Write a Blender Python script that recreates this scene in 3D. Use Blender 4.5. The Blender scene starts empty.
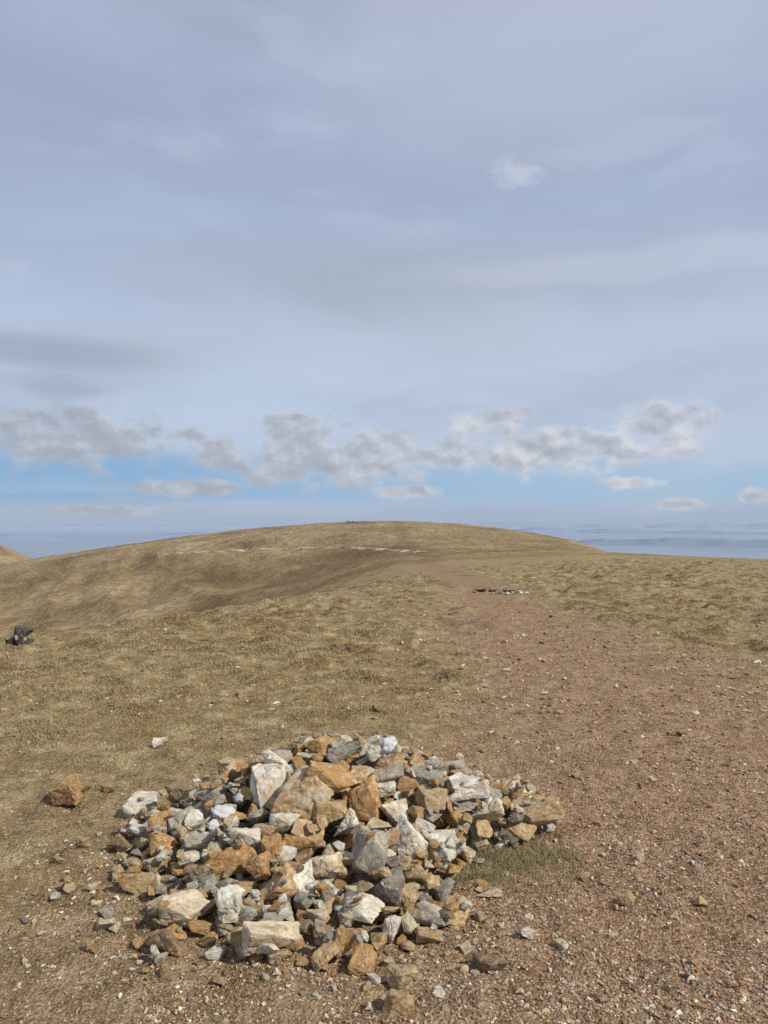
import bpy, bmesh, math, random
import numpy as np
from mathutils import Vector, Matrix, Euler, noise as mnoise

rng = np.random.default_rng(7)
random.seed(7)
scene = bpy.context.scene
F = 740.0; EYE = 1.6; HR = 515.0

# ------------------------------------------------------------ numpy noise
def _h(ix, iy, s):
    h = (ix * 374761393 + iy * 668265263 + s * 974711) & 0xffffffff
    h = ((h ^ (h >> 13)) * 1274126177) & 0xffffffff
    return (h ^ (h >> 16)) & 0xffffffff
def pn(x, y, s=0):
    x = np.asarray(x, float); y = np.asarray(y, float)
    x0 = np.floor(x).astype(np.int64); y0 = np.floor(y).astype(np.int64)
    fx = x - x0; fy = y - y0
    u = fx*fx*fx*(fx*(fx*6-15)+10); v = fy*fy*fy*(fy*(fy*6-15)+10)
    def g(ix, iy, dx, dy):
        a = _h(ix, iy, s) / 4294967296.0 * 2*np.pi
        return np.cos(a)*dx + np.sin(a)*dy
    a = g(x0, y0, fx, fy); b = g(x0+1, y0, fx-1, fy)
    c = g(x0, y0+1, fx, fy-1); d = g(x0+1, y0+1, fx-1, fy-1)
    return 1.4*((a*(1-u)+b*u)*(1-v) + (c*(1-u)+d*u)*v)
def fbm(x, y, s=0, o=4, g=0.5):
    r = 0; a = 1; f = 1
    for i in range(o):
        r = r + a*pn(x*f, y*f, s+i*17); a *= g; f *= 2.03
    return r
def sst(a, b, x):
    t = np.clip((x-a)/(b-a), 0, 1); return t*t*(3-2*t)

# ------------------------------------------------------------ terrain
R = [0.5, 6, 9, 12, 16, 20, 26, 35, 50, 80, 130, 200, 260, 330, 420, 520, 600, 700, 1000, 2000, 5000, 10000, 95000]
FARZ = [-350, -600, -620, -620]
def az_of(px): return math.degrees(math.atan((px-384)/F))
def rows(px, lst):
    ca = math.cos(math.radians(az_of(px)))
    out = [0.0]
    for r, v in zip(R[1:19], lst):
        out.append(float(v[0]) if isinstance(v, tuple) else EYE-(v-HR)/F*r*ca)
    return out + FARZ
Z = lambda *a: [(q,) for q in a]
back = Z(0, 0, -.1, -.3, -.5, -.8, -1.4, -3, -6, -12, -20, -28, -38, -52, -70, -84, -100, -160)
cols = [
 (-180, [0.0]+[q[0] for q in back]+FARZ),
 (-80,  [0.0]+[q[0] for q in back]+FARZ),
 (az_of(-300), rows(-300, Z(0, -.1, -.6, -1.6, -3, -5, -9, -15, -25, -38, -50, -56, -58, -58, -56, -58, -66, -130))),
 (az_of(0),   rows(0,   Z(0, 0, -.2, -1.2, -2.5, -4.5, -8, -14, -24, -36, -46, -43) + [618, 587, 561, 566] + Z(-60, -130))),
 (az_of(130), rows(130, Z(0, 0, 0, -.7, -1.8, -3.5, -6.5, -11, -19, -28, -33) + [611, 592, 568, 544, 542] + Z(-32, -90))),
 (az_of(260), rows(260, Z(0, 0, 0, -.2, -.9, -2, -4, -7, -12, -17) + [596, 586, 570, 549, 530, 526, 529] + Z(-55))),
 (az_of(384), rows(384, Z(0, 0, 0, 0, -.2, -.6, -1.3, -2.4) + [570, 565, 559, 553, 546, 536, 523, 519, 521] + Z(-40))),
 (az_of(480), rows(480, Z(0, 0, 0, 0, -.1) + [573, 569, 564, 560, 556, 552, 549, 545, 537, 527, 524, 526] + Z(-50))),
 (az_of(600), rows(600, Z(0, 0, 0, 0, 0) + [568, 562, 558, 554, 551, 549, 548, 547, 545, 543, 543.5, 546] + Z(-90))),
 (az_of(768), rows(768, Z(0, 0, 0, 0, .05, 0) + [562, 559, 558, 560] + Z(-14, -24, -38, -60, -90, -115, -140, -220))),
 (az_of(1068), rows(1068, Z(0, 0, 0, 0, 0, -.1, -.6, -1.6, -4, -9, -20, -30, -44, -66, -96, -120, -150, -230))),
 (80,  [0.0]+[q[0] for q in back]+FARZ),
 (180, [0.0]+[q[0] for q in back]+FARZ),
]
GA = np.arange(-180, 180.01, 0.5); LR = np.arange(math.log(0.5), math.log(95000), 0.03)
ca = np.array([c[0] for c in cols]); tz = np.array([c[1] for c in cols])
t1 = np.array([np.interp(LR, np.log(R), row) for row in tz])
grid = np.array([np.interp(GA, ca, t1[:, j]) for j in range(len(LR))]).T
def blur(a, sig, ax):
    n = int(sig*3); k = np.exp(-0.5*(np.arange(-n, n+1)/sig)**2); k /= k.sum()
    pad = [(0, 0), (0, 0)]; pad[ax] = (n, n)
    b = np.pad(a, pad, mode='edge')
    return np.apply_along_axis(lambda m: np.convolve(m, k, 'valid'), ax, b)
grid = blur(grid, 4.0, 0); grid = blur(grid, 2.0, 1)

PY = np.array([-50, 0, 2.4, 4.15, 6.4, 8.8, 11.3, 13.9, 20, 40, 130, 260, 400, 520, 700])
PX = np.array([6.0, 1.4, 1.65, 2.10, 2.20, 2.15, 2.03, 1.9, 2.2, 3.0, 8.0, 14.0, 13.0, 9.8, 9.0])
PW = np.array([1.5, 1.5, 1.6, 1.75, 1.8, 1.6, 1.2, .9, .75, .9, 2.0, 3.6, 4.4, 5.0, 5.0])
def path_mask(X, Y):
    c = np.interp(Y, PY, PX) + sst(60, 200, Y)*(4.0*pn(Y/70, Y*0+.4, 8)+1.5*pn(Y/19, Y*0+.7, 9)); w = np.interp(Y, PY, PW)
    d = np.abs(X-c)/w + 0.48*fbm(X*1.1, Y*.8, 91, 4, .6)*(1-sst(50, 150, Y)) + .4*sst(50, 150, Y)*fbm(X/7, Y/25, 92, 3)
    return 1-sst(0.3, 1.5, d)
def zt(X, Y):
    X = np.asarray(X, float); Y = np.asarray(Y, float)
    r = np.hypot(X, Y) + 1e-6; a = np.degrees(np.arctan2(X, Y))
    ia = np.clip((a+180)/0.5, 0, len(GA)-1.001); il = np.clip((np.log(np.maximum(r, .5))-LR[0])/0.03, 0, len(LR)-1.001)
    i0 = ia.astype(int); j0 = il.astype(int); fa = ia-i0; fl = il-j0
    z = (grid[i0, j0]*(1-fa)+grid[i0+1, j0]*fa)*(1-fl)+(grid[i0, j0+1]*(1-fa)+grid[i0+1, j0+1]*fa)*fl
    z = z + 66*np.exp(-(((X+396)/70)**2+((Y-700)/130)**2))      # neighbouring spur
    p = path_mask(X, Y)
    near = 1-sst(30, 90, r)
    z = z - 0.03*p*near
    tus = sst(4.6, 8, r)*(1-p)
    b = fbm(X*1.9, Y*1.9, 5, 3)
    z = z + near*tus*0.10*np.maximum(b-.05, -0.12)
    z = z + near*0.014*fbm(X*4, Y*4, 9, 3) + near*0.009*fbm(X*15, Y*15, 19, 3)*sst(.5, 2, r)
    z = z - 0.16*np.exp(-((X-2.15)/0.6)**4)*np.exp(-((Y-15.9)/0.45)**4)
    mid = sst(40, 120, r)*(1-sst(1500, 4000, r))
    left = sst(30, -90, X)*sst(150, 260, r)*(1-sst(440, 520, r))
    rel = 0.45*fbm(X/38, Y/38, 31, 4)+0.32*fbm(X/6, Y/6, 41, 3)
    gul = -np.abs(fbm((X+.35*Y)/34, (Y-.2*X)/120, 37, 3))
    z = z + mid*rel*np.clip(r/400, .15, 1.2) + left*4.5*(gul+.35)
    far = sst(9000, 20000, r)
    z = z + far*(25*fbm(X/3800, Y/3800, 51, 3)) - r*r/(2*6371000.0)      # curvature of the earth
    return z

az = np.concatenate([np.arange(-42, 42.01, 0.11), np.arange(44, 317.9, 2.5)])
rad = [0.6]
while rad[-1] < 92000:
    q = rad[-1]
    k = 1.03 if q < 1.9 else 1.0065 if q < 14 else 1.0105 if q < 900 else 1.05
    rad.append(q*k)
rad = np.array(rad)
A, RR = np.meshgrid(np.radians(az), rad)
X = RR*np.sin(A); Y = RR*np.cos(A)
Zz = zt(X, Y)
nr, na = X.shape
verts = np.stack([X.ravel(), Y.ravel(), Zz.ravel()], 1)
verts = np.vstack([verts, [[0, 0, float(zt(0., 0.01))]]])
i = np.arange(nr-1)[:, None]*na; j = np.arange(na)[None, :]; j2 = (j+1) % na
quads = np.stack([i+j, i+j2, i+na+j2, i+na+j], -1).reshape(-1, 4)[:, ::-1]
tris = np.stack([np.full(na, nr*na), np.arange(na), (np.arange(na)+1) % na], 1)[:, ::-1]

def new_mesh(name, V, faces_list, smooth=True):
    me = bpy.data.meshes.new(name)
    nv = len(V); loops = np.concatenate([f.ravel() for f in faces_list])
    tot = np.concatenate([np.full(len(f), f.shape[1]) for f in faces_list])
    st = np.concatenate([[0], np.cumsum(tot)[:-1]])
    me.vertices.add(nv); me.vertices.foreach_set('co', np.asarray(V, np.float32).ravel())
    me.loops.add(len(loops)); me.loops.foreach_set('vertex_index', loops.astype(np.int32))
    me.polygons.add(len(tot)); me.polygons.foreach_set('loop_start', st.astype(np.int32))
    me.polygons.foreach_set('loop_total', tot.astype(np.int32))
    me.polygons.foreach_set('use_smooth', np.full(len(tot), smooth))
    me.update(calc_edges=True); me.validate()
    return me
def add_attr(me, name, arr):
    a = me.attributes.new(name, 'FLOAT_COLOR', 'POINT')
    a.data.foreach_set('color', np.asarray(arr, np.float32).ravel())
def link(name, data, parent=None):
    o = bpy.data.objects.new(name, data); scene.collection.objects.link(o)
    if parent: o.parent = parent
    return o

# ------------------------------------------------------------ node helpers
class NT:
    def __init__(s, tree): s.t = tree
    def n(s, typ, **kw):
        nd = s.t.nodes.new(typ)
        for k, v in kw.items(): setattr(nd, k, v)
        return nd
    def set(s, sock, v):
        if isinstance(v, bpy.types.NodeSocket): s.t.links.new(v, sock)
        elif isinstance(v, (tuple, list)) and len(v) == 3 and sock.type == 'RGBA': sock.default_value = (*v, 1)
        else: sock.default_value = v
    def m(s, op, a, b=0.0, c=None, clamp=False):
        nd = s.n('ShaderNodeMath', operation=op, use_clamp=clamp)
        s.set(nd.inputs[0], a)
        s.set(nd.inputs[1], b)
        if c is not None: s.set(nd.inputs[2], c)
        return nd.outputs[0]
    def v(s, op, a, b=(0, 0, 0), scale=None):
        nd = s.n('ShaderNodeVectorMath', operation=op); s.set(nd.inputs[0], a)
        if scale is not None: s.set(nd.inputs['Scale'], scale)
        else: s.set(nd.inputs[1], b)
        return nd.outputs['Value'] if op in ('LENGTH', 'DISTANCE', 'DOT_PRODUCT') else nd.outputs[0]
    def comb(s, x, y, z=0.0):
        nd = s.n('ShaderNodeCombineXYZ'); s.set(nd.inputs[0], x); s.set(nd.inputs[1], y); s.set(nd.inputs[2], z); return nd.outputs[0]
    def noise(s, vec, scale=5, detail=4, rough=.5, dist=0, color=False):
        nd = s.n('ShaderNodeTexNoise'); s.set(nd.inputs['Vector'], vec)
        nd.inputs['Scale'].default_value = scale; nd.inputs['Detail'].default_value = detail
        nd.inputs['Roughness'].default_value = rough; nd.inputs['Distortion'].default_value = dist
        return nd.outputs['Color' if color else 'Fac']
    def ss(s, x, a, b, lo=0.0, hi=1.0):
        nd = s.n('ShaderNodeMapRange', interpolation_type='SMOOTHSTEP')
        s.set(nd.inputs[0], x); s.set(nd.inputs[1], a); s.set(nd.inputs[2], b); s.set(nd.inputs[3], lo); s.set(nd.inputs[4], hi)
        return nd.outputs[0]
    def mix(s, f, a, b, mode='MIX'):
        nd = s.n('ShaderNodeMix', data_type='RGBA', blend_type=mode)
        s.set(nd.inputs[0], f); s.set(nd.inputs[6], a); s.set(nd.inputs[7], b); return nd.outputs[2]
    def ramp(s, f, stops):
        nd = s.n('ShaderNodeValToRGB'); s.set(nd.inputs[0], f); e = nd.color_ramp.elements
        while len(e) < len(stops): e.new(0.5)
        for q, (p, c) in zip(e, stops): q.position = p; q.color = (*c, 1)
        return nd.outputs[0]
def material(name, rough=0.9):
    m = bpy.data.materials.new(name); m.use_nodes = True
    t = m.node_tree; b = t.nodes['Principled BSDF']; b.inputs['Roughness'].default_value = rough
    b.inputs['Specular IOR Level'].default_value = 0.2
    return m, NT(t), b
def bump(N, b, h, strength, dist):
    nd = N.n('ShaderNodeBump'); N.set(nd.inputs['Height'], h)
    nd.inputs['Strength'].default_value = strength; nd.inputs['Distance'].default_value = dist
    N.t.links.new(nd.outputs[0], b.inputs['Normal'])

# ------------------------------------------------------------ ground material
mg, N, B = material('moorland_ground', 0.95)
pos = N.n('ShaderNodeNewGeometry').outputs['Position']
atn = N.n('ShaderNodeAttribute', attribute_name='masks')
sep = N.n('ShaderNodeSeparateColor'); N.set(sep.inputs[0], atn.outputs['Color'])
mp, mgr, mpeat = sep.outputs[0], sep.outputs[1], sep.outputs[2]
rdist = N.v('LENGTH', pos)
n_f = N.noise(pos, 50, 5, .72); n_m = N.noise(pos, 5, 5, .65); n_l = N.noise(pos, 1.1, 4, .6)
n_hill = N.noise(N.v('MULTIPLY', pos, (1, .6, 1.5)), .03, 8, .68)
n_hill2 = N.noise(N.v('MULTIPLY', pos, (1, .45, 1)), .35, 6, .7)
vor = N.n('ShaderNodeTexVoronoi'); N.set(vor.inputs['Vector'], pos); vor.inputs['Scale'].default_value = 75
vs = N.n('ShaderNodeSeparateColor'); N.set(vs.inputs[0], vor.outputs['Color'])
fm = N.m('ADD', N.m('MULTIPLY', n_f, .5), N.m('MULTIPLY', n_m, .5))
dirt = N.ramp(fm, [(.37, (.095, .058, .029)), (.5, (.28, .192, .108)), (.63, (.47, .355, .222))])
pathc = N.ramp(N.m('ADD', N.m('MULTIPLY', fm, .65), N.m('MULTIPLY', vs.outputs[0], .35)), [(.3, (.15, .078, .042)), (.5, (.335, .203, .115)), (.72, (.52, .375, .245))])
turf = N.ramp(fm, [(.37, (.11, .076, .032)), (.48, (.285, .212, .102)), (.61, (.55, .44, .24))])
turf = N.mix(N.ss(n_l, .48, .64, 0, .7), turf, N.mix(.55, turf, (.235, .145, .052)))
base = N.mix(mgr, dirt, turf)
base = N.mix(N.m('MULTIPLY', mp, .88), base, pathc)
hill = N.ramp(n_hill, [(.36, (.15, .098, .042)), (.46, (.265, .183, .082)), (.54, (.34, .245, .118)), (.66, (.45, .34, .18))])
hill = N.mix(N.ss(n_hill2, .42, .62, .0, .65), hill, (.165, .110, .048))
hill = N.mix(N.ss(N.noise(N.v('MULTIPLY', pos, (1, .5, 1)), .9, 4, .6), .56, .64, 0, .55), hill, (.50, .42, .28))
hill = N.mix(N.m('MULTIPLY', mp, .62), hill, (.20, .125, .07))
base = N.mix(N.ss(rdist, 30, 120), base, hill)
base = N.mix(mpeat, base, (.014, .011, .008))
base = N.mix(N.m('MULTIPLY', atn.outputs['Alpha'], .6), base, (.135, .083, .034))  # gully shade painted as a brown tint on the hill
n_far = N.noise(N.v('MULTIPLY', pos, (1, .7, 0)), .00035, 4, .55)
hazec = N.ramp(n_far, [(.36, (.215, .27, .35)), (.64, (.245, .30, .385))])  # lowland colour with bluish aerial haze painted in
hazec = N.mix(N.ss(rdist, 12000, 50000), hazec, (.275, .345, .45))
base = N.mix(N.ss(rdist, 900, 5000), base, hazec)
base = N.mix(N.ss(rdist, 150, 900, 0, .09), base, (.32, .36, .44))  # faint distance haze tinted over the hill colour
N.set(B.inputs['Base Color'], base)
hsum = N.m('ADD', N.m('MULTIPLY', n_f, .6), N.m('MULTIPLY', vor.outputs['Distance'], -.5))
bump(N, B, N.m('ADD', N.m('MULTIPLY', hsum, .028), N.m('ADD', N.m('MULTIPLY', n_m, .05), N.m('MULTIPLY', N.m('MULTIPLY', n_hill2, 2.2), N.ss(rdist, 60, 200)))), 1.0, 1.0)

me = new_mesh('ground', verts, [quads, tris])
vx, vy = verts[:, 0], verts[:, 1]
p = path_mask(vx, vy)
vr = np.hypot(vx, vy)
grass = np.clip(sst(3.4, 6.0, vr + 1.2*fbm(vx*.9, vy*.9, 61, 3) + .5*np.clip(-vx, -1, 2)) + .35*fbm(vx*2, vy*2, 66, 3), 0, 1)
peat = np.exp(-((vx-2.15)/0.55)**4)*np.exp(-((vy-15.75)/0.4)**4)
pt2 = sst(.35, .75, fbm(vx*.9, vy*.5, 71, 3))*sst(6.5, 11, vr)*(1-sst(35, 60, vr))*.6
peat = np.clip(peat+pt2*0.5, 0, 1)
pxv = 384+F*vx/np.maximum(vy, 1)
dark = sst(140, 230, pxv)*(1-sst(380, 430, pxv))*sst(130, 190, vr)*(1-sst(300, 400, vr))*(vy > 0)  # mask for the painted gully shade across the hill face
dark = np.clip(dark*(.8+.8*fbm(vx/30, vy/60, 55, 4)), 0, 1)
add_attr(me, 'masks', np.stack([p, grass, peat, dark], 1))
me.materials.append(mg)
ground = link('ground', me)

# ------------------------------------------------------------ distant fells
def fells(name, r0, a0, a1, base_row, amp, seed, col, fr=.35):
    aa = np.linspace(a0, a1, 500); vv = []; K = 9
    top = EYE-(base_row-HR)/F*r0
    low = -660-r0*r0/(2*6371000.0)
    for k in range(K):
        t = k/(K-1)
        rr = r0*(1+.16*t)
        prof = np.sin(np.pi*t)**.8
        h = low + prof*(top-low + amp*fbm(aa*fr, aa*0+t*.6, seed, 5, .42))
        e = sst(0, 7, aa-a0)*sst(0, 7, a1-aa)
        h = low+(h-low)*e - 60*(t == 1)
        vv.append(np.stack([rr*np.sin(np.radians(aa)), rr*np.cos(np.radians(aa)), h], 1))
    V = np.vstack(vv); n = len(aa)
    ii = np.arange(K-1)[:, None]*n; jj = np.arange(n-1)[None, :]
    q = np.stack([ii+jj, ii+jj+1, ii+n+jj+1, ii+n+jj], -1).reshape(-1, 4)
    m = new_mesh(name, V, [q[:, ::-1]])
    mt, n_, b_ = material(name+'_haze', 1.0)
    ps = n_.n('ShaderNodeNewGeometry').outputs['Position']
    n_.set(b_.inputs['Base Color'], n_.mix(n_.ss(n_.noise(ps, .0012, 5, .6), .35, .65), tuple(c*.95 for c in col), tuple(c*1.05 for c in col)))  # aerial haze is painted into the fells' base colour
    b_.inputs['Specular IOR Level'].default_value = 0
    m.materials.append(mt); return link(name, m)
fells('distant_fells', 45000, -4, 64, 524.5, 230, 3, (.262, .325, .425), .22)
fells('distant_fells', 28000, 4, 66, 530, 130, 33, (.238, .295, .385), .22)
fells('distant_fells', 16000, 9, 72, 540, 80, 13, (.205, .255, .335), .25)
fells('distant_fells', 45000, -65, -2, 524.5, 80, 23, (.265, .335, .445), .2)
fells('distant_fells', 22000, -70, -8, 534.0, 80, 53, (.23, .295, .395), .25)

# ------------------------------------------------------------ rocks
mr, N, B = material('weathered_stone', 0.88)
oi = N.n('ShaderNodeObjectInfo'); tco = N.n('ShaderNodeTexCoord').outputs['Object']
co = N.v('ADD', tco, N.v('SCALE', N.comb(oi.outputs['Random'], oi.outputs['Random'], oi.outputs['Random']), scale=37.0))
n1 = N.noise(co, 2.2, 6, .62); n2 = N.noise(co, 8, 6, .7); n3 = N.noise(co, 45, 3, .6); n4 = N.noise(N.v('ADD', co, (9, 3, 5)), 2.6, 5, .65, .5)
c = N.mix(N.ss(n1, .3, .7), N.mix(1.0, oi.outputs['Color'], (.68, .64, .57), 'MULTIPLY'), N.mix(1.0, oi.outputs['Color'], (1.3, 1.27, 1.19), 'MULTIPLY'))
stain = N.m('SUBTRACT', 1.0, oi.outputs['Alpha'])
smask = N.ss(N.m('ADD', n4, N.m('MULTIPLY', stain, .32)), .54, .74)
c = N.mix(N.m('MULTIPLY', smask, .9), c, N.ramp(n2, [(.3, (.22, .105, .036)), (.5, (.45, .26, .10)), (.7, (.58, .42, .22))]))
c = N.mix(N.ss(n2, .54, .66, 0, .55), c, (.70, .665, .58))
c = N.mix(N.ss(N.noise(co, 12, 4, .7), .58, .71, 0, .65), c, (.09, .075, .055))
c = N.mix(N.ss(n3, .35, .6, .26, 0), c, (.08, .065, .05))
N.set(B.inputs['Base Color'], c)
bump(N, B, N.m('ADD', N.m('MULTIPLY', n2, .10), N.m('ADD', N.m('MULTIPLY', n3, .022), N.m('MULTIPLY', n1, .04))), .85, .12)

def hull_mesh(seed, npts, box=.6):
    r = np.random.default_rng(seed)
    P = r.uniform(-1, 1, (npts, 3))
    P /= (np.linalg.norm(P, axis=1, keepdims=True)*(1-box) + np.abs(P).max(1, keepdims=True)*box)
    P *= r.uniform(.82, 1.0, (npts, 1))
    bm = bmesh.new()
    for q in P: bm.verts.new(q)
    res = bmesh.ops.convex_hull(bm, input=bm.verts)
    bmesh.ops.delete(bm, geom=[g for g in res['geom_interior'] if isinstance(g, bmesh.types.BMVert)], context='VERTS')
    return bm
protos = []
for s in range(28):
    bm = hull_mesh(100+s, int(rng.integers(9, 17)))
    m0 = bpy.data.meshes.new('tmp'); bm.to_mesh(m0); bm.free()
    o = bpy.data.objects.new('tmp', m0); scene.collection.objects.link(o)
    md = o.modifiers.new('r', 'REMESH'); md.mode = 'VOXEL'; md.voxel_size = .05
    dg = bpy.context.evaluated_depsgraph_get()
    m1 = bpy.data.meshes.new_from_object(o.evaluated_get(dg))
    bpy.data.objects.remove(o)
    V = np.empty(len(m1.vertices)*3, np.float32); m1.vertices.foreach_get('co', V); V = V.reshape(-1, 3)
    nn = np.empty(len(m1.vertices)*3, np.float32); m1.vertices.foreach_get('normal', nn); nn = nn.reshape(-1, 3)
    d = np.empty(len(V))
    for k, q in enumerate(V):
        w = Vector(q)*1.0+Vector((s*7.3, 0, 0))
        a1 = mnoise.noise(w*1.4); a2 = mnoise.noise(w*4.0); a3 = mnoise.noise(w*10)
        st = abs(mnoise.noise(w*1.6))
        d[k] = .06*a1 + .032*a2 + .018*a3 - .06*max(0, .09-st)/.09
    V = V + nn*d[:, None]
    lo, hi = V.min(0), V.max(0); V = (V-(lo+hi)/2)/(hi-lo)
    m1.vertices.foreach_set('co', V.astype(np.float32).ravel())
    m1.polygons.foreach_set('use_smooth', np.ones(len(m1.polygons), bool)); m1.update()
    m1.materials.clear(); m1.materials.append(mr); m1.name = 'stone'
    protos.append((m1, V.astype(float)))

HX0, HX1, HY0, HY1, CS = -2.4, 2.4, 1.5, 6.2, 0.01
gx = np.arange(HX0, HX1, CS); gy = np.arange(HY0, HY1, CS)
GXX, GYY = np.meshgrid(gx, gy, indexing='ij')
G0 = zt(GXX, GYY); H = G0.copy()
def place(name, k, dims, rot, x, y, color, q=.9, parent=None, zc=None, limit=None):
    m1, V = protos[k]
    M = Euler(rot).to_matrix()
    W = (V*np.array(dims)) @ np.array(M).T
    ix = np.floor((W[:, 0]+x-HX0)/CS).astype(int); iy = np.floor((W[:, 1]+y-HY0)/CS).astype(int)
    ok = (ix >= 0) & (iy >= 0) & (ix < H.shape[0]) & (iy < H.shape[1])
    if ok.sum() < 10: return None
    ix, iy, wz = ix[ok], iy[ok], W[ok, 2]
    key = ix*H.shape[1]+iy
    u, inv = np.unique(key, return_inverse=True)
    lo = np.full(len(u), 9.); np.minimum.at(lo, inv, wz)
    up = np.full(len(u), -9.); np.maximum.at(up, inv, wz)
    Hf = H.reshape(-1)
    z = np.quantile(Hf[u]-lo, q)
    if zc is not None: z = min(z, zc)
    if limit is not None and (up.max()+z) > limit: return None
    Hf[u] = np.maximum(Hf[u], up+z)
    o = link(name, m1, parent)
    o.matrix_world = Matrix.Translation((x, y, z)) @ M.to_4x4() @ Matrix.Diagonal((*dims, 1))
    o.color = color
    return o
def hray(px, row):
    dx = (px-384)/F; dz = -(row-HR)/F
    t = 1.8
    while t < 6:
        x, y, z = dx*t, t, EYE+dz*t
        i0 = int((x-HX0)/CS); j0 = int((y-HY0)/CS)
        if 0 <= i0 < H.shape[0] and 0 <= j0 < H.shape[1] and z <= H[i0, j0]: return x, y, z
        t += .004
    return dx*t, t, 0

PAL = {'w': (.72, .69, .615, .93), 'g': (.40, .38, .335, .93), 'd': (.20, .185, .165, 1.0), 'o': (.50, .31, .14, .55), 'r': (.40, .21, .08, .4),
       't': (.53, .40, .24, .76), 'c': (.63, .555, .41, .9), 'b': (.27, .20, .13, .85), 'e': (.36, .37, .325, 1.0), 'x': (.63, .53, .39, .6)}
def pal(kx):
    c = PAL[kx]; f = rng.uniform(.82, 1.1)
    return (c[0]*f, c[1]*f*rng.uniform(.98, 1.02), c[2]*f, min(1, max(0, c[3]+rng.uniform(-.15, .08))))
cairn = link('stone_cairn', None)
yk = [2.60, 2.8, 3.1, 3.4, 3.62, 3.8, 4.2, 4.5]
xlo = [-.5, -.85, -1.0, -1.2, -1.32, -1.28, -1.0, -.5]
xhi = [-.05, .15, .24, .34, .70, .93, .90, .4]
def target(x, y):
    if y < 2.6 or y > 4.5: return 0
    a, b = np.interp(y, yk, xlo), np.interp(y, yk, xhi)
    if x < a or x > b: return 0
    tx = np.interp(x, [-1.3, -1.15, -.87, -.6, -.38, .0, .2, .5, .8, 1.0], [.03, .09, .22, .33, .43, .43, .34, .20, .11, .03])
    fy = np.interp(y, [2.6, 2.9, 3.1, 3.35, 3.6, 3.8, 4.0, 4.3, 4.5], [.08, .12, .25, .55, .85, 1, .9, .45, .1])
    edge = min(1, (x-a)/.12+.3, (b-x)/.12+.3)
    return max(.05, tx*fy)*edge
types = list('wwwwwwgggooooorttttcccbexxxd')
cnt = 0
for tries in range(9500):
    x = rng.uniform(-1.35, 1.05); y = rng.uniform(2.6, 4.5)
    T = target(x, y)
    ic, jc = int((x-HX0)/CS), int((y-HY0)/CS)
    if T <= 0 or H[ic, jc]-G0[ic, jc] > T: continue
    core = T > .11
    s = (rng.uniform(.10, .18) if rng.random() < .55 else rng.uniform(.055, .11)) if core else rng.uniform(.045, .115)
    if y < 2.95 and rng.random() < .45: continue
    dims = (s, s*rng.uniform(.6, .9), s*rng.uniform(.4, .75))
    tl = .6 if core else .28
    if place('stone', int(rng.integers(28)), dims, (rng.uniform(-tl, tl), rng.uniform(-tl, tl), rng.uniform(0, 6.28)), x, y, pal(rng.choice(types)), .87, cairn, limit=G0[ic, jc]+T+.05): cnt += 1
    if cnt > 800: break
print('fill', cnt, tries, 'max', (H-G0).max())
heroes = [(345,752,34,20,'g'),(275,762,26,22,'w'),(425,778,34,22,'g'),(330,812,36,24,'t'),(305,800,52,52,'x'),(332,780,52,24,'o'),(268,790,32,46,'w'),(365,797,30,38,'o'),(318,746,26,20,'o'),(380,750,30,20,'w'),
 (387,777,30,22,'g'),(447,770,38,17,'g'),(468,788,38,22,'w'),(408,842,36,38,'w'),(370,855,32,50,'g'),(387,890,32,34,'d'),(325,866,38,27,'c'),
 (270,893,54,42,'t'),(303,882,26,32,'w'),(362,906,40,26,'w'),(228,858,48,24,'r'),(257,864,28,22,'o'),(164,822,30,18,'o'),(140,812,30,24,'w'),
 (140,886,38,24,'t'),(185,909,46,26,'c'),(228,902,26,28,'w'),(245,913,22,18,'e'),(272,937,56,28,'c'),(240,936,27,20,'t'),(168,945,36,28,'b'),
 (347,936,26,34,'o'),(325,957,26,26,'t'),(425,923,46,26,'g'),(458,919,28,26,'t'),(430,944,26,14,'t'),(540,814,46,24,'t'),(517,794,26,20,'c'),
 (395,812,28,24,'w'),(345,822,24,22,'w'),(210,795,30,20,'g'),(230,770,24,20,'t'),(488,808,30,20,'c'),(200,838,28,20,'w'),(160,845,26,20,'o'),
 (430,800,26,24,'t'),(415,870,22,18,'t'),(300,842,34,22,'o'),(180,790,30,16,'b'),(120,840,22,16,'b'),(245,838,28,20,'w'),(286,820,30,20,'w'),(490,897,26,9,'c'),(167,887,28,12,'w'),(455,845,20,14,'w'),(205,870,24,18,'c')]
for px, row, w, h, k in heroes:
    x, y, z = hray(px, row+h*.15)
    if y > 4.35 and row < 800:
        y = 3.95; x = (px-384)/F*y; z = EYE-(row-HR)/F*y
    else:
        y += .015; z = EYE-(row-HR)/F*y
    s = y/F*1.12; W_, H_ = w*s, h*s
    gz = float(zt(x, y))+H_*.36
    place('stone', int(rng.integers(28)), (W_, max(min(W_, H_)*.9, min(W_, .8*H_+.02)), H_), (rng.uniform(-.2, .2), rng.uniform(-.25, .25), rng.uniform(-.35, .35)), x, y, pal(k), .84, cairn, zc=max(z, gz))
for _ in range(330):
    a = rng.uniform(0, 6.28); d = rng.uniform(.35, 1.15)**.8
    x = -.25+math.cos(a)*1.08*d; y = 3.5+math.sin(a)*.98*d
    if x > .45 and y < 3.6: continue
    s = rng.uniform(.022, .06)
    place('stone', int(rng.integers(28)), (s, s*.8, s*.55), (rng.uniform(-.4, .4), rng.uniform(-.4, .4), rng.uniform(0, 6)), x, y, pal(rng.choice(types)), .75, cairn)
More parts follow.
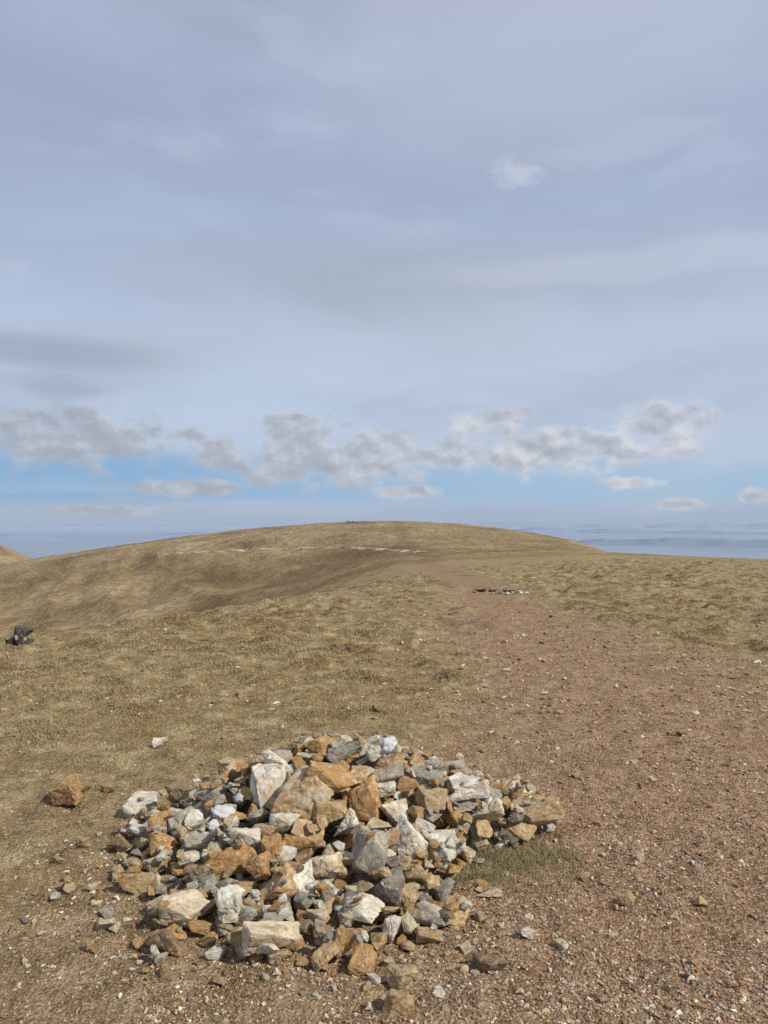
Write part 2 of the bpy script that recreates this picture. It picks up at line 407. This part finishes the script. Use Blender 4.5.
for px, row, w, h, k in [(72,803,38,22,'o'),(160,747,15,11,'w'),(625,905,16,12,'t'),(490,968,30,18,'b'),(402,988,30,20,'t'),(398,1014,32,22,'t'),(526,936,15,9,'w'),(560,948,14,8,'c'),
        (107,932,15,8,'c'),(108,792,14,9,'b'),(85,795,12,8,'t'),(380,668,16,8,'b'),(60,862,12,7,'t'),(640,860,10,6,'c'),(700,905,12,8,'t'),(585,880,10,7,'t')]:
    x, y, z = hray(px, row)
    s = y/F
    place('loose_stone', int(rng.integers(28)), (w*s*1.1, w*s*.8, h*s*1.2), (rng.uniform(-.15, .15), rng.uniform(-.15, .15), rng.uniform(-.5, .5)), x, y, pal(k), .7)

# old snow caught between stones
ms, N, B = material('old_snow', .6)
tc = N.n('ShaderNodeTexCoord').outputs['Object']
N.set(B.inputs['Base Color'], N.mix(N.noise(tc, 12, 4), (.74, .74, .75), (.88, .88, .87)))
bump(N, B, N.noise(tc, 8, 5, .7), .6, .1)
def snow(px, row, w, h):
    x, y, z = hray(px, row); s = y/F
    bm = bmesh.new(); bmesh.ops.create_icosphere(bm, subdivisions=4, radius=1)
    for v in bm.verts:
        q = v.co*1.0
        v.co *= 1+.35*mnoise.noise(q*1.7+Vector((px, 0, 0)))+.12*mnoise.noise(q*5)
    for f in bm.faces: f.smooth = True
    m = bpy.data.meshes.new('snow_patch'); bm.to_mesh(m); bm.free(); m.materials.append(ms)
    o = link('snow_patch', m); o.scale = (w*s/2, w*s/2.4, h*s/2); o.location = (x, y+.015, z)
    o.rotation_euler = (.2, rng.uniform(-.4, .4), rng.uniform(-1, 1))
snow(222, 812, 22, 9); snow(240, 798, 13, 9); snow(388, 745, 18, 14); snow(213, 826, 12, 9)

# ------------------------------------------------------------ merged scatter of rocks
def scatter(name, pos3, size, colors, mat, npts=9, nproto=10, flat=.6, smooth=False, jit=.3, embed=.25):
    n = len(pos3); pr = []
    for s in range(nproto):
        bm = hull_mesh(900+s, npts, .4); bmesh.ops.triangulate(bm, faces=bm.faces)
        bm.verts.ensure_lookup_table(); bm.verts.index_update()
        pr.append((np.array([v.co[:] for v in bm.verts]), np.array([[v.index for v in f.verts] for f in bm.faces]))); bm.free()
    VV, FF, CC, off = [], [], [], 0
    which = rng.integers(0, nproto, n)
    for s in range(nproto):
        idx = np.where(which == s)[0]
        if len(idx) == 0: continue
        V, Fc = pr[s]; m = len(idx)
        a = rng.uniform(0, 6.28, m); sc = size[idx]/2
        ax = sc; ay = sc*rng.uniform(.55, .95, m); azs = sc*rng.uniform(flat*.6, flat*1.2, m)
        L = V[None]*np.stack([ax, ay, azs], 1)[:, None, :]
        t1 = rng.uniform(-jit, jit, m)
        y2 = L[..., 1]*np.cos(t1)[:, None]-L[..., 2]*np.sin(t1)[:, None]; z2 = L[..., 1]*np.sin(t1)[:, None]+L[..., 2]*np.cos(t1)[:, None]
        x3 = L[..., 0]*np.cos(a)[:, None]-y2*np.sin(a)[:, None]; y3 = L[..., 0]*np.sin(a)[:, None]+y2*np.cos(a)[:, None]
        W = np.stack([x3, y3, z2+(azs*(1-2*embed))[:, None]], -1)+pos3[idx][:, None, :]
        VV.append(W.reshape(-1, 3)); CC.append(np.repeat(colors[idx], len(V), 0))
        FF.append((Fc[None]+(np.arange(m)*len(V))[:, None, None]+off).reshape(-1, 3)); off += m*len(V)
    me = new_mesh(name, np.vstack(VV), [np.vstack(FF)], smooth)
    C = np.vstack(CC); add_attr(me, 'tone', np.hstack([C, np.ones((len(C), 1))]))
    me.materials.append(mat); return link(name, me)
mpb, N, B = material('pebble_stone', .9)
a_ = N.n('ShaderNodeAttribute', attribute_name='tone').outputs['Color']
ps = N.n('ShaderNodeNewGeometry').outputs['Position']
nn_ = N.noise(ps, 120, 3, .6)
N.set(B.inputs['Base Color'], N.mix(N.ss(nn_, .3, .7), N.mix(1.0, a_, (.65, .63, .6), 'MULTIPLY'), N.mix(1.0, a_, (1.2, 1.2, 1.2), 'MULTIPLY')))
PC = np.array([(.44, .295, .175), (.52, .39, .25), (.33, .19, .105), (.57, .48, .35), (.36, .29, .22), (.30, .175, .095), (.47, .30, .18), (.64, .57, .47), (.22, .17, .13)])
def sample(n, ymin, ymax, dens, fov=.62):
    X_, Y_ = [], []
    tot = 0
    while tot < n:
        m = n*2
        u = rng.random(m); y = 1/(1/ymin-(u*(1/ymin-1/ymax)))
        x = rng.uniform(-fov, fov, m)*y
        k = rng.random(m) < dens(x, y)
        X_.append(x[k]); Y_.append(y[k]); tot += k.sum()
    return np.concatenate(X_)[:n], np.concatenate(Y_)[:n]
def pd(x, y):
    p = path_mask(x, y)
    cl = sst(-.5, .7, fbm(x*2.2, y*2.2, 77, 3))
    front = 1-sst(2.8, 5.2, y+.3*np.clip(-x, -1, 2))
    return np.clip(.10+(.65*p+.65*front)*(.2+.8*cl), 0, 1)
x, y = sample(88000, 1.7, 16, pd)
sz = np.clip(np.exp(rng.normal(math.log(.0085), .62, len(x))), .004, .06)*np.clip(y/4, .8, 2.2)
col = PC[rng.integers(0, len(PC), len(x))]*rng.uniform(.7, 1.12, (len(x), 1))
scatter('gravel', np.stack([x, y, zt(x, y)], 1), sz, col, mpb, 8, 10, .6)
x, y = sample(1300, 6, 60, lambda x, y: np.clip(.05+.5*np.exp(-((x-np.interp(y, PY, PX)-1.3)/.6)**2)+.25*(x > 0)*sst(.2, .6, fbm(x*.4, y*.4, 88, 3)), 0, 1))
sz = np.clip(np.exp(rng.normal(math.log(.04), .4, len(x))), .02, .11); col = PC[rng.integers(0, len(PC), len(x))]*.95
scatter('path_stones', np.stack([x, y, zt(x, y)], 1), sz, col, mpb, 9, 8, .45, embed=.35)
def tray(px, row, t0=6, t1=900):
    ts = np.exp(np.linspace(math.log(t0), math.log(t1), 4000))
    xs = (px-384)/F*ts; zs = EYE-(row-HR)/F*ts
    hit = np.where(zs <= zt(xs, ts))[0]
    k = hit[0] if len(hit) else -1
    return xs[k], ts[k], float(zt(xs[k], ts[k]))
P = []; S = []
for _ in range(16):
    P.append(tray(rng.uniform(488, 528), rng.normal(593.0, .6))); S.append(rng.uniform(.05, .13))
for _ in range(16):
    P.append(tray(rng.uniform(474, 512), rng.normal(591, .7))); S.append(rng.uniform(.1, .2))
tn = np.array([[.62, .61, .58]]*16+[[.045, .038, .03]]*16)
scatter('peat_edge_stones', np.array(P), np.array(S), tn, mpb, 10, 6, .4)
P = []; S = []
for _ in range(240):
    u = rng.random(); px = 160+u*255; row = np.interp(px, [160, 260, 350, 415], [554, 549, 546.5, 552])+rng.normal(0, .5)
    if pn(px*.05, 0.3, 3) < -.3: continue
    q = tray(px, row, 100); P.append(q); S.append(rng.uniform(.4, 1.1))
scatter('hillside_stones', np.array(P), np.array(S), np.array([[.50, .46, .39]])*rng.choice([.3, .6, .8, 1.0], (len(P), 1)), mpb, 10, 6, .6, embed=.2)
# worn trod across the far hill: a narrow draped strip of bare, pale ground
pts = []
for px in np.linspace(150, 425, 90):
    row = np.interp(px, [150, 260, 350, 425], [554.5, 549.3, 546.8, 552.5])+.5*pn(px/20, .5, 6)
    pts.append(tray(px, row, 100))
pts = np.array(pts)
for ax in (0, 1): pts[:, ax] = np.convolve(np.pad(pts[:, ax], 4, mode='edge'), np.ones(9)/9, 'valid')
V = []
for k in range(len(pts)):
    a, b = pts[max(0, k-1)], pts[min(len(pts)-1, k+1)]
    t_ = (b-a)[:2]; t_ = t_/np.linalg.norm(t_); nrm = np.array([-t_[1], t_[0]])
    hw = 2.0+1.0*pn(k/4., .2, 15)
    for s_ in (-hw, -hw/2, 0, hw/2, hw):
        xy = pts[k, :2]+nrm*s_; V.append((xy[0], xy[1], float(zt(xy[0], xy[1]))+.30*(1-abs(s_/hw))+.02))
n5 = 5; ii = np.arange(len(pts)-1)[:, None]*n5; jj = np.arange(4)[None]
qd = np.stack([ii+jj, ii+jj+1, ii+n5+jj+1, ii+n5+jj], -1).reshape(-1, 4)
mt_, N, B = material('worn_trod', 1.0)
tp = N.n('ShaderNodeNewGeometry').outputs['Position']
N.set(B.inputs['Base Color'], N.ramp(N.noise(tp, .12, 5, .7), [(.4, (.12, .08, .045)), (.52, (.34, .27, .17)), (.62, (.52, .46, .36))]))
tm = new_mesh('hillside_track', np.array(V), [qd]); tm.materials.append(mt_); link('hillside_track', tm)
P = []; S = []
for _ in range(30):
    q = tray(352+rng.normal(0, 3), 523, 100, 620); P.append((q[0], q[1], q[2]+rng.uniform(0, 1.2))); S.append(rng.uniform(.7, 1.5))
scatter('summit_cairn', np.array(P), np.array(S), np.tile([[.2, .18, .16]], (len(P), 1)), mpb, 10, 6, .8)
# unidentified dark object on the left edge of the plateau, modelled as rocks
oc = link('dark_object_rocks', None)
yy = 9.6; s = yy/F
for px, dz, w, h, k, t in [(22,0,15,15,'D',.3),(13,-2,10,13,'D',0),(26,8,8,10,'D',.5),(17,11,7,9,'D',.2),(29,-3,7,9,'D',.4),(19,4,5,3,'g',.5),(27,3,5,3,'g',0),(12,6,5,2,'g',0)]:
    o = link('stone', protos[int(rng.integers(28))][0], oc)
    o.scale = (w*s*1.15, w*s, h*s*1.5); o.rotation_euler = (t, t, rng.uniform(0, 3))
    xx = (px-384)*s; y_ = yy+(-.08 if k == 'g' else rng.uniform(-.04, .04))
    o.location = (xx, y_, float(zt(xx, y_))+(dz+5)*s); o.color = pal(k) if k == 'g' else (.05, .045, .042, 1)

# ------------------------------------------------------------ grass
mgr_, N, B = material('dry_grass', .8)
a_ = N.n('ShaderNodeAttribute', attribute_name='tone').outputs['Color']
N.set(B.inputs['Base Color'], a_)
tr = N.n('ShaderNodeBsdfTranslucent'); N.set(tr.inputs['Color'], a_)
mx = N.n('ShaderNodeMixShader'); mx.inputs[0].default_value = .3
N.t.links.new(B.outputs[0], mx.inputs[1]); N.t.links.new(tr.outputs[0], mx.inputs[2])
N.t.links.new(mx.outputs[0], N.t.nodes['Material Output'].inputs['Surface'])
def blades(name, cx, cy, L, wid, tone, lean=.8, root=.7, dz=0):
    n = len(cx); cz = zt(cx, cy)-.004+dz
    a = rng.uniform(0, 6.28, n); ln = rng.uniform(.25, 1.0, n)*lean
    dx, dy = np.cos(a), np.sin(a)
    b = rng.uniform(0, 6.28, n); wx, wy = np.cos(b)*wid/2, np.sin(b)*wid/2
    base = np.stack([cx, cy, cz], 1)
    w3 = np.stack([wx, wy, wx*0], 1)
    mid = base+np.stack([dx*L*ln*.35, dy*L*ln*.35, L*.55*np.sqrt(1-np.minimum(ln, .95)**2*.5)], 1)
    tip = base+np.stack([dx*L*ln, dy*L*ln, L*np.maximum(.12, 1-ln*.95)], 1)
    V = np.stack([base-w3, base+w3, mid+w3*.8, mid-w3*.8, tip], 1).reshape(-1, 3)
    i0 = np.arange(n)*5
    q = np.stack([i0, i0+1, i0+2, i0+3], 1); t = np.stack([i0+3, i0+2, i0+4], 1)
    me = new_mesh(name, V, [q, t])
    C = np.repeat(tone, 5, 0).reshape(-1, 5, 3).copy(); C[:, :2] *= root
    add_attr(me, 'tone', np.hstack([C.reshape(-1, 3), np.ones((n*5, 1))]))
    me.materials.append(mgr_); return link(name, me)
GC = np.array([(.56, .44, .24), (.68, .555, .335), (.45, .325, .16), (.48, .29, .125), (.35, .27, .135), (.63, .505, .29)])
def gd(x, y):
    p = path_mask(x, y); r = np.hypot(x, y)
    g = .25+.75*sst(3.2, 6, r+1.2*fbm(x*.9, y*.9, 61, 3)+.5*np.clip(-x, -1, 2))
    return np.clip((1-p)**1.5*g*(.08+.92*sst(-.2, .45, fbm(x*3, y*3, 44, 3))), 0, 1)*(1-.9*np.exp(-(((x+.2)/.9)**2+((y-3.5)/.75)**2)**2))
x, y = sample(180000, 1.75, 14, gd)
tone = GC[rng.integers(0, 6, len(x))]*rng.uniform(.6, 1.05, (len(x), 1))
blades('short_turf', x, y, rng.uniform(.010, .028, len(x))*np.clip(y/5, .8, 1.5), np.clip(y*.0006, .0016, .006), tone, 1.1)
def td(x, y):
    p = path_mask(x, y); r = np.hypot(x, y)
    mound = sst(.0, .5, fbm(x*1.9, y*1.9, 5, 3))       # tufts crown the mounds
    return np.clip((1-p)**3*sst(5, 8, r)*mound*(.2+.8*sst(-.1, .4, fbm(x*.6, y*.4, 33, 3)+.2*(x < 0))), 0, 1)
tx, ty = sample(3600, 4.6, 50, td)
nb = 60
orange = sst(-.05, .35, fbm(tx*.5, ty*.3, 35, 3))
rs = rng.uniform(.06, .16, len(tx))[:, None]
sa = rng.uniform(0, 6.28, (len(tx), nb)); sr = np.sqrt(rng.random((len(tx), nb)))
x = (tx[:, None]+np.cos(sa)*sr*rs*1.5).ravel(); y = (ty[:, None]+np.sin(sa)*sr*rs).ravel()
Lh = (rs*(.62-.38*sr**2)).ravel()*rng.uniform(.6, 1, len(x))
ci = np.where(rng.random(len(tx)) < orange*.7, rng.choice([2, 3, 3, 4], len(tx)), rng.choice([0, 1, 1, 5, 2], len(tx)))
tt = GC[ci]*rng.uniform(.75, 1.05, (len(tx), 1))
tone = np.repeat(tt, nb, 0)*rng.uniform(.75, 1.15, (len(x), 1))
blades('grass_tussocks', x, y, Lh, np.clip(y*.0009, .003, .022), tone, 1.5, .5)
def tuft(px, row, n, sx, sy, L, c):
    X0, Y0 = (px-384)/F*EYE*F/(row-HR), EYE*F/(row-HR)
    kx = rng.normal(0, sx, (9,)); ky = rng.normal(0, sy, (9,)); g = rng.integers(0, 9, n)
    x = X0+kx[g]+rng.normal(0, sx*.35, n); y = Y0+ky[g]+rng.normal(0, sy*.35, n)
    blades('grass_tuft', x, y, rng.uniform(.3, 1, n)*L, np.full(n, .0024), np.array([c])*rng.uniform(.55, 1.5, (n, 1)), 1.2)
tuft(500, 862, 1500, .12, .10, .09, (.36, .31, .17)); tuft(545, 848, 1300, .13, .11, .085, (.38, .31, .18)); tuft(470, 868, 900, .08, .07, .07, (.33, .30, .15))
tuft(665, 965, 400, .09, .06, .035, (.42, .31, .18)); tuft(560, 868, 700, .16, .08, .05, (.34, .26, .15))

# ------------------------------------------------------------ world / sky
SUN_EL, SUN_AZ = 42.0, 124.0
w = bpy.data.worlds.new('World'); scene.world = w; w.use_nodes = True
t = w.node_tree; t.nodes.clear(); N = NT(t)
out = N.n('ShaderNodeOutputWorld'); bg = N.n('ShaderNodeBackground'); t.links.new(bg.outputs[0], out.inputs[0])
bg.inputs['Strength'].default_value = .1
sky = N.n('ShaderNodeTexSky'); sky.sky_type = 'NISHITA'; sky.sun_disc = False
sky.sun_elevation = math.radians(SUN_EL); sky.sun_rotation = math.radians(SUN_AZ); sky.altitude = 800
d = N.v('NORMALIZE', N.n('ShaderNodeTexCoord').outputs['Generated'])
sx = N.n('ShaderNodeSeparateXYZ'); N.set(sx.inputs[0], d)
AZ = N.m('ARCTAN2', sx.outputs[0], sx.outputs[1]); EL = N.m('ARCSINE', sx.outputs[2])
Pp = N.comb(AZ, EL)
warp = N.v('SCALE', N.v('SUBTRACT', N.noise(Pp, 3.0, 2, .5, color=True), (.5, .5, .5)), scale=.10)
Pw = N.v('ADD', Pp, warp)
def ang(px, row):
    a = math.atan((px-384)/F); return a, math.atan((HR-row)/F*math.cos(a))
def blob(px, row, wpx, hpx, P=None):
    a, e = ang(px, row)
    q = N.v('MULTIPLY', N.v('SUBTRACT', P or Pp, (a, e, 0)), (F/(wpx/2)*1.0, F/(hpx/2)*1.0, 0))
    return N.v('LENGTH', q)
def blobs(lst, P=None):
    r = None
    for b in lst:
        q = blob(*b, P=P); r = q if r is None else N.m('MINIMUM', r, q)
    return r
st1 = N.noise(N.v('MULTIPLY', Pw, (1.6, 6.0, 1)), 1.0, 5, .55)
st2 = N.noise(N.v('MULTIPLY', N.v('ADD', Pw, (5, 2, 0)), (4, 12, 1)), 1.0, 5, .55)
high = N.ramp(N.m('DIVIDE', EL, .8), [(0, (.38, .48, .64)), (.12, (.50, .60, .765)), (.25, (.505, .605, .775)), (.36, (.435, .525, .695)), (.5, (.39, .465, .65)), (.64, (.37, .435, .605)), (.76, (.43, .48, .63)), (1, (.42, .46, .58))])
high = N.mix(N.ss(st1, .42, .64, 0, .6), high, (.35, .40, .535))
high = N.mix(N.ss(st1, .30, .48, .42, 0), high, (.47, .57, .765))
high = N.mix(N.ss(st2, .5, .7, 0, .34), high, (.57, .62, .735))
arch = N.ss(N.m('ADD', blobs([(430, 285, 620, 90), (90, 350, 330, 50)], Pw), N.m('MULTIPLY', st2, .8)), .6, 1.8, .6, 0)
high = N.mix(arch, high, (.435, .475, .56))
dk = N.ss(N.m('ADD', blobs([(62, 388, 95, 26), (60, 352, 240, 30)], Pp), N.m('MULTIPLY', st2, 1.2)), .8, 1.9, .5, 0)
high = N.mix(dk, high, (.31, .35, .47))
lt = N.ss(N.m('ADD', blobs([(560, 60, 520, 160), (620, 272, 420, 30), (470, 350, 600, 90)], Pw), N.m('MULTIPLY', st1, .6)), .6, 1.7, .5, 0)
high = N.mix(lt, high, (.56, .615, .73))
wsp = N.ss(N.m('ADD', blobs([(515, 172, 64, 32)]), N.m('MULTIPLY', N.noise(N.v('MULTIPLY', Pp, (1, 1.6, 1)), 26, 6, .65), 2.4)), 1.3, 2.3, .5, 0)
high = N.mix(wsp, high, (.68, .72, .80))
eln = N.m('ADD', EL, N.m('MULTIPLY', N.m('SUBTRACT', st2, .5), .09))
eln = N.m('ADD', eln, N.m('MULTIPLY', AZ, .03))
clear = N.m('MULTIPLY', N.ss(EL, .002, .03), N.ss(eln, .050, .088, 1, 0))
bluec = N.mix(N.ss(AZ, -.5, .35), (.17, .37, .66), (.33, .51, .74))
bluec = N.mix(.12, bluec, N.v('SCALE', sky.outputs[0], scale=.1))
hc = N.mix(N.m('MULTIPLY', clear, .92), high, bluec)
streak = N.noise(N.v('MULTIPLY', Pp, (6, 50, 1)), 1.0, 4, .6)
hc = N.mix(N.m('MULTIPLY', N.ss(streak, .44, .66, 0, .65), N.ss(EL, .0, .075, 1, 0)), hc, (.44, .53, .67))
cn = N.noise(N.v('MULTIPLY', Pp, (1, 1.35, 1)), 25, 7, .57)
cn2 = N.noise(N.v('MULTIPLY', N.v('ADD', Pp, (-.005, -.011, 0)), (1, 1.35, 1)), 25, 4, .52)
cum = [(75,438,150,50),(50,436,70,52),(120,436,50,28),(190,434,34,14),(218,455,46,28),(300,440,90,46),(345,462,150,46),(285,470,110,28),(380,438,60,20),(440,455,120,28),(490,420,76,26),(545,452,150,42),(620,448,80,30),(662,428,80,48),(290,417,50,9),
       (192,487,110,18),(405,492,64,14),(110,511,110,12),(678,505,44,11),(757,496,30,12),(640,482,60,12)]
fd = blobs(cum)
cmask = N.ss(N.m('ADD', fd, N.m('MULTIPLY', N.m('SUBTRACT', cn, .5), 3.2)), .45, 1.4, 1, 0)
cmask = N.m('MULTIPLY', cmask, .9)
shade = N.m('ADD', N.m('MULTIPLY', N.m('SUBTRACT', cn, cn2), 2.1), N.ss(AZ, -.5, .35, .16, .62))
shade = N.m('ADD', shade, N.ss(fd, .2, 1.1, 0, .25))
ccol = N.ramp(shade, [(0, (.36, .385, .455)), (.35, (.43, .455, .525)), (.65, (.53, .555, .615)), (1, (.70, .715, .75))])
hc = N.mix(cmask, hc, ccol)
hc = N.mix(N.ss(EL, -.018, .026, .92, 0), hc, (.365, .45, .59))
fin = N.mix(.94, sky.outputs[0], N.v('SCALE', hc, scale=10.0))
t.links.new(fin, bg.inputs['Color'])
w.cycles.sampling_method = 'MANUAL'; w.cycles.sample_map_resolution = 512

sl = bpy.data.lights.new('sun', 'SUN'); sl.energy = 4.2; sl.angle = math.radians(.5); sl.color = (1, .94, .83)
so = link('sun', sl)
S = Vector((math.sin(math.radians(SUN_AZ))*math.cos(math.radians(SUN_EL)), math.cos(math.radians(SUN_AZ))*math.cos(math.radians(SUN_EL)), math.sin(math.radians(SUN_EL))))
so.rotation_mode = 'QUATERNION'; so.rotation_quaternion = S.to_track_quat('Z', 'Y'); so.location = S*50

cam = bpy.data.cameras.new('camera'); cam.sensor_fit = 'VERTICAL'; cam.sensor_height = 36; cam.sensor_width = 27
cam.lens = 36*F/1024; cam.clip_start = .05; cam.clip_end = 250000
c_ = link('camera', cam); c_.location = (0, 0, EYE); c_.rotation_euler = (math.radians(90)+math.atan(3/F), 0, 0)
scene.camera = c_
scene.view_settings.view_transform = 'Standard'; scene.view_settings.look = 'None'; scene.view_settings.exposure = 0
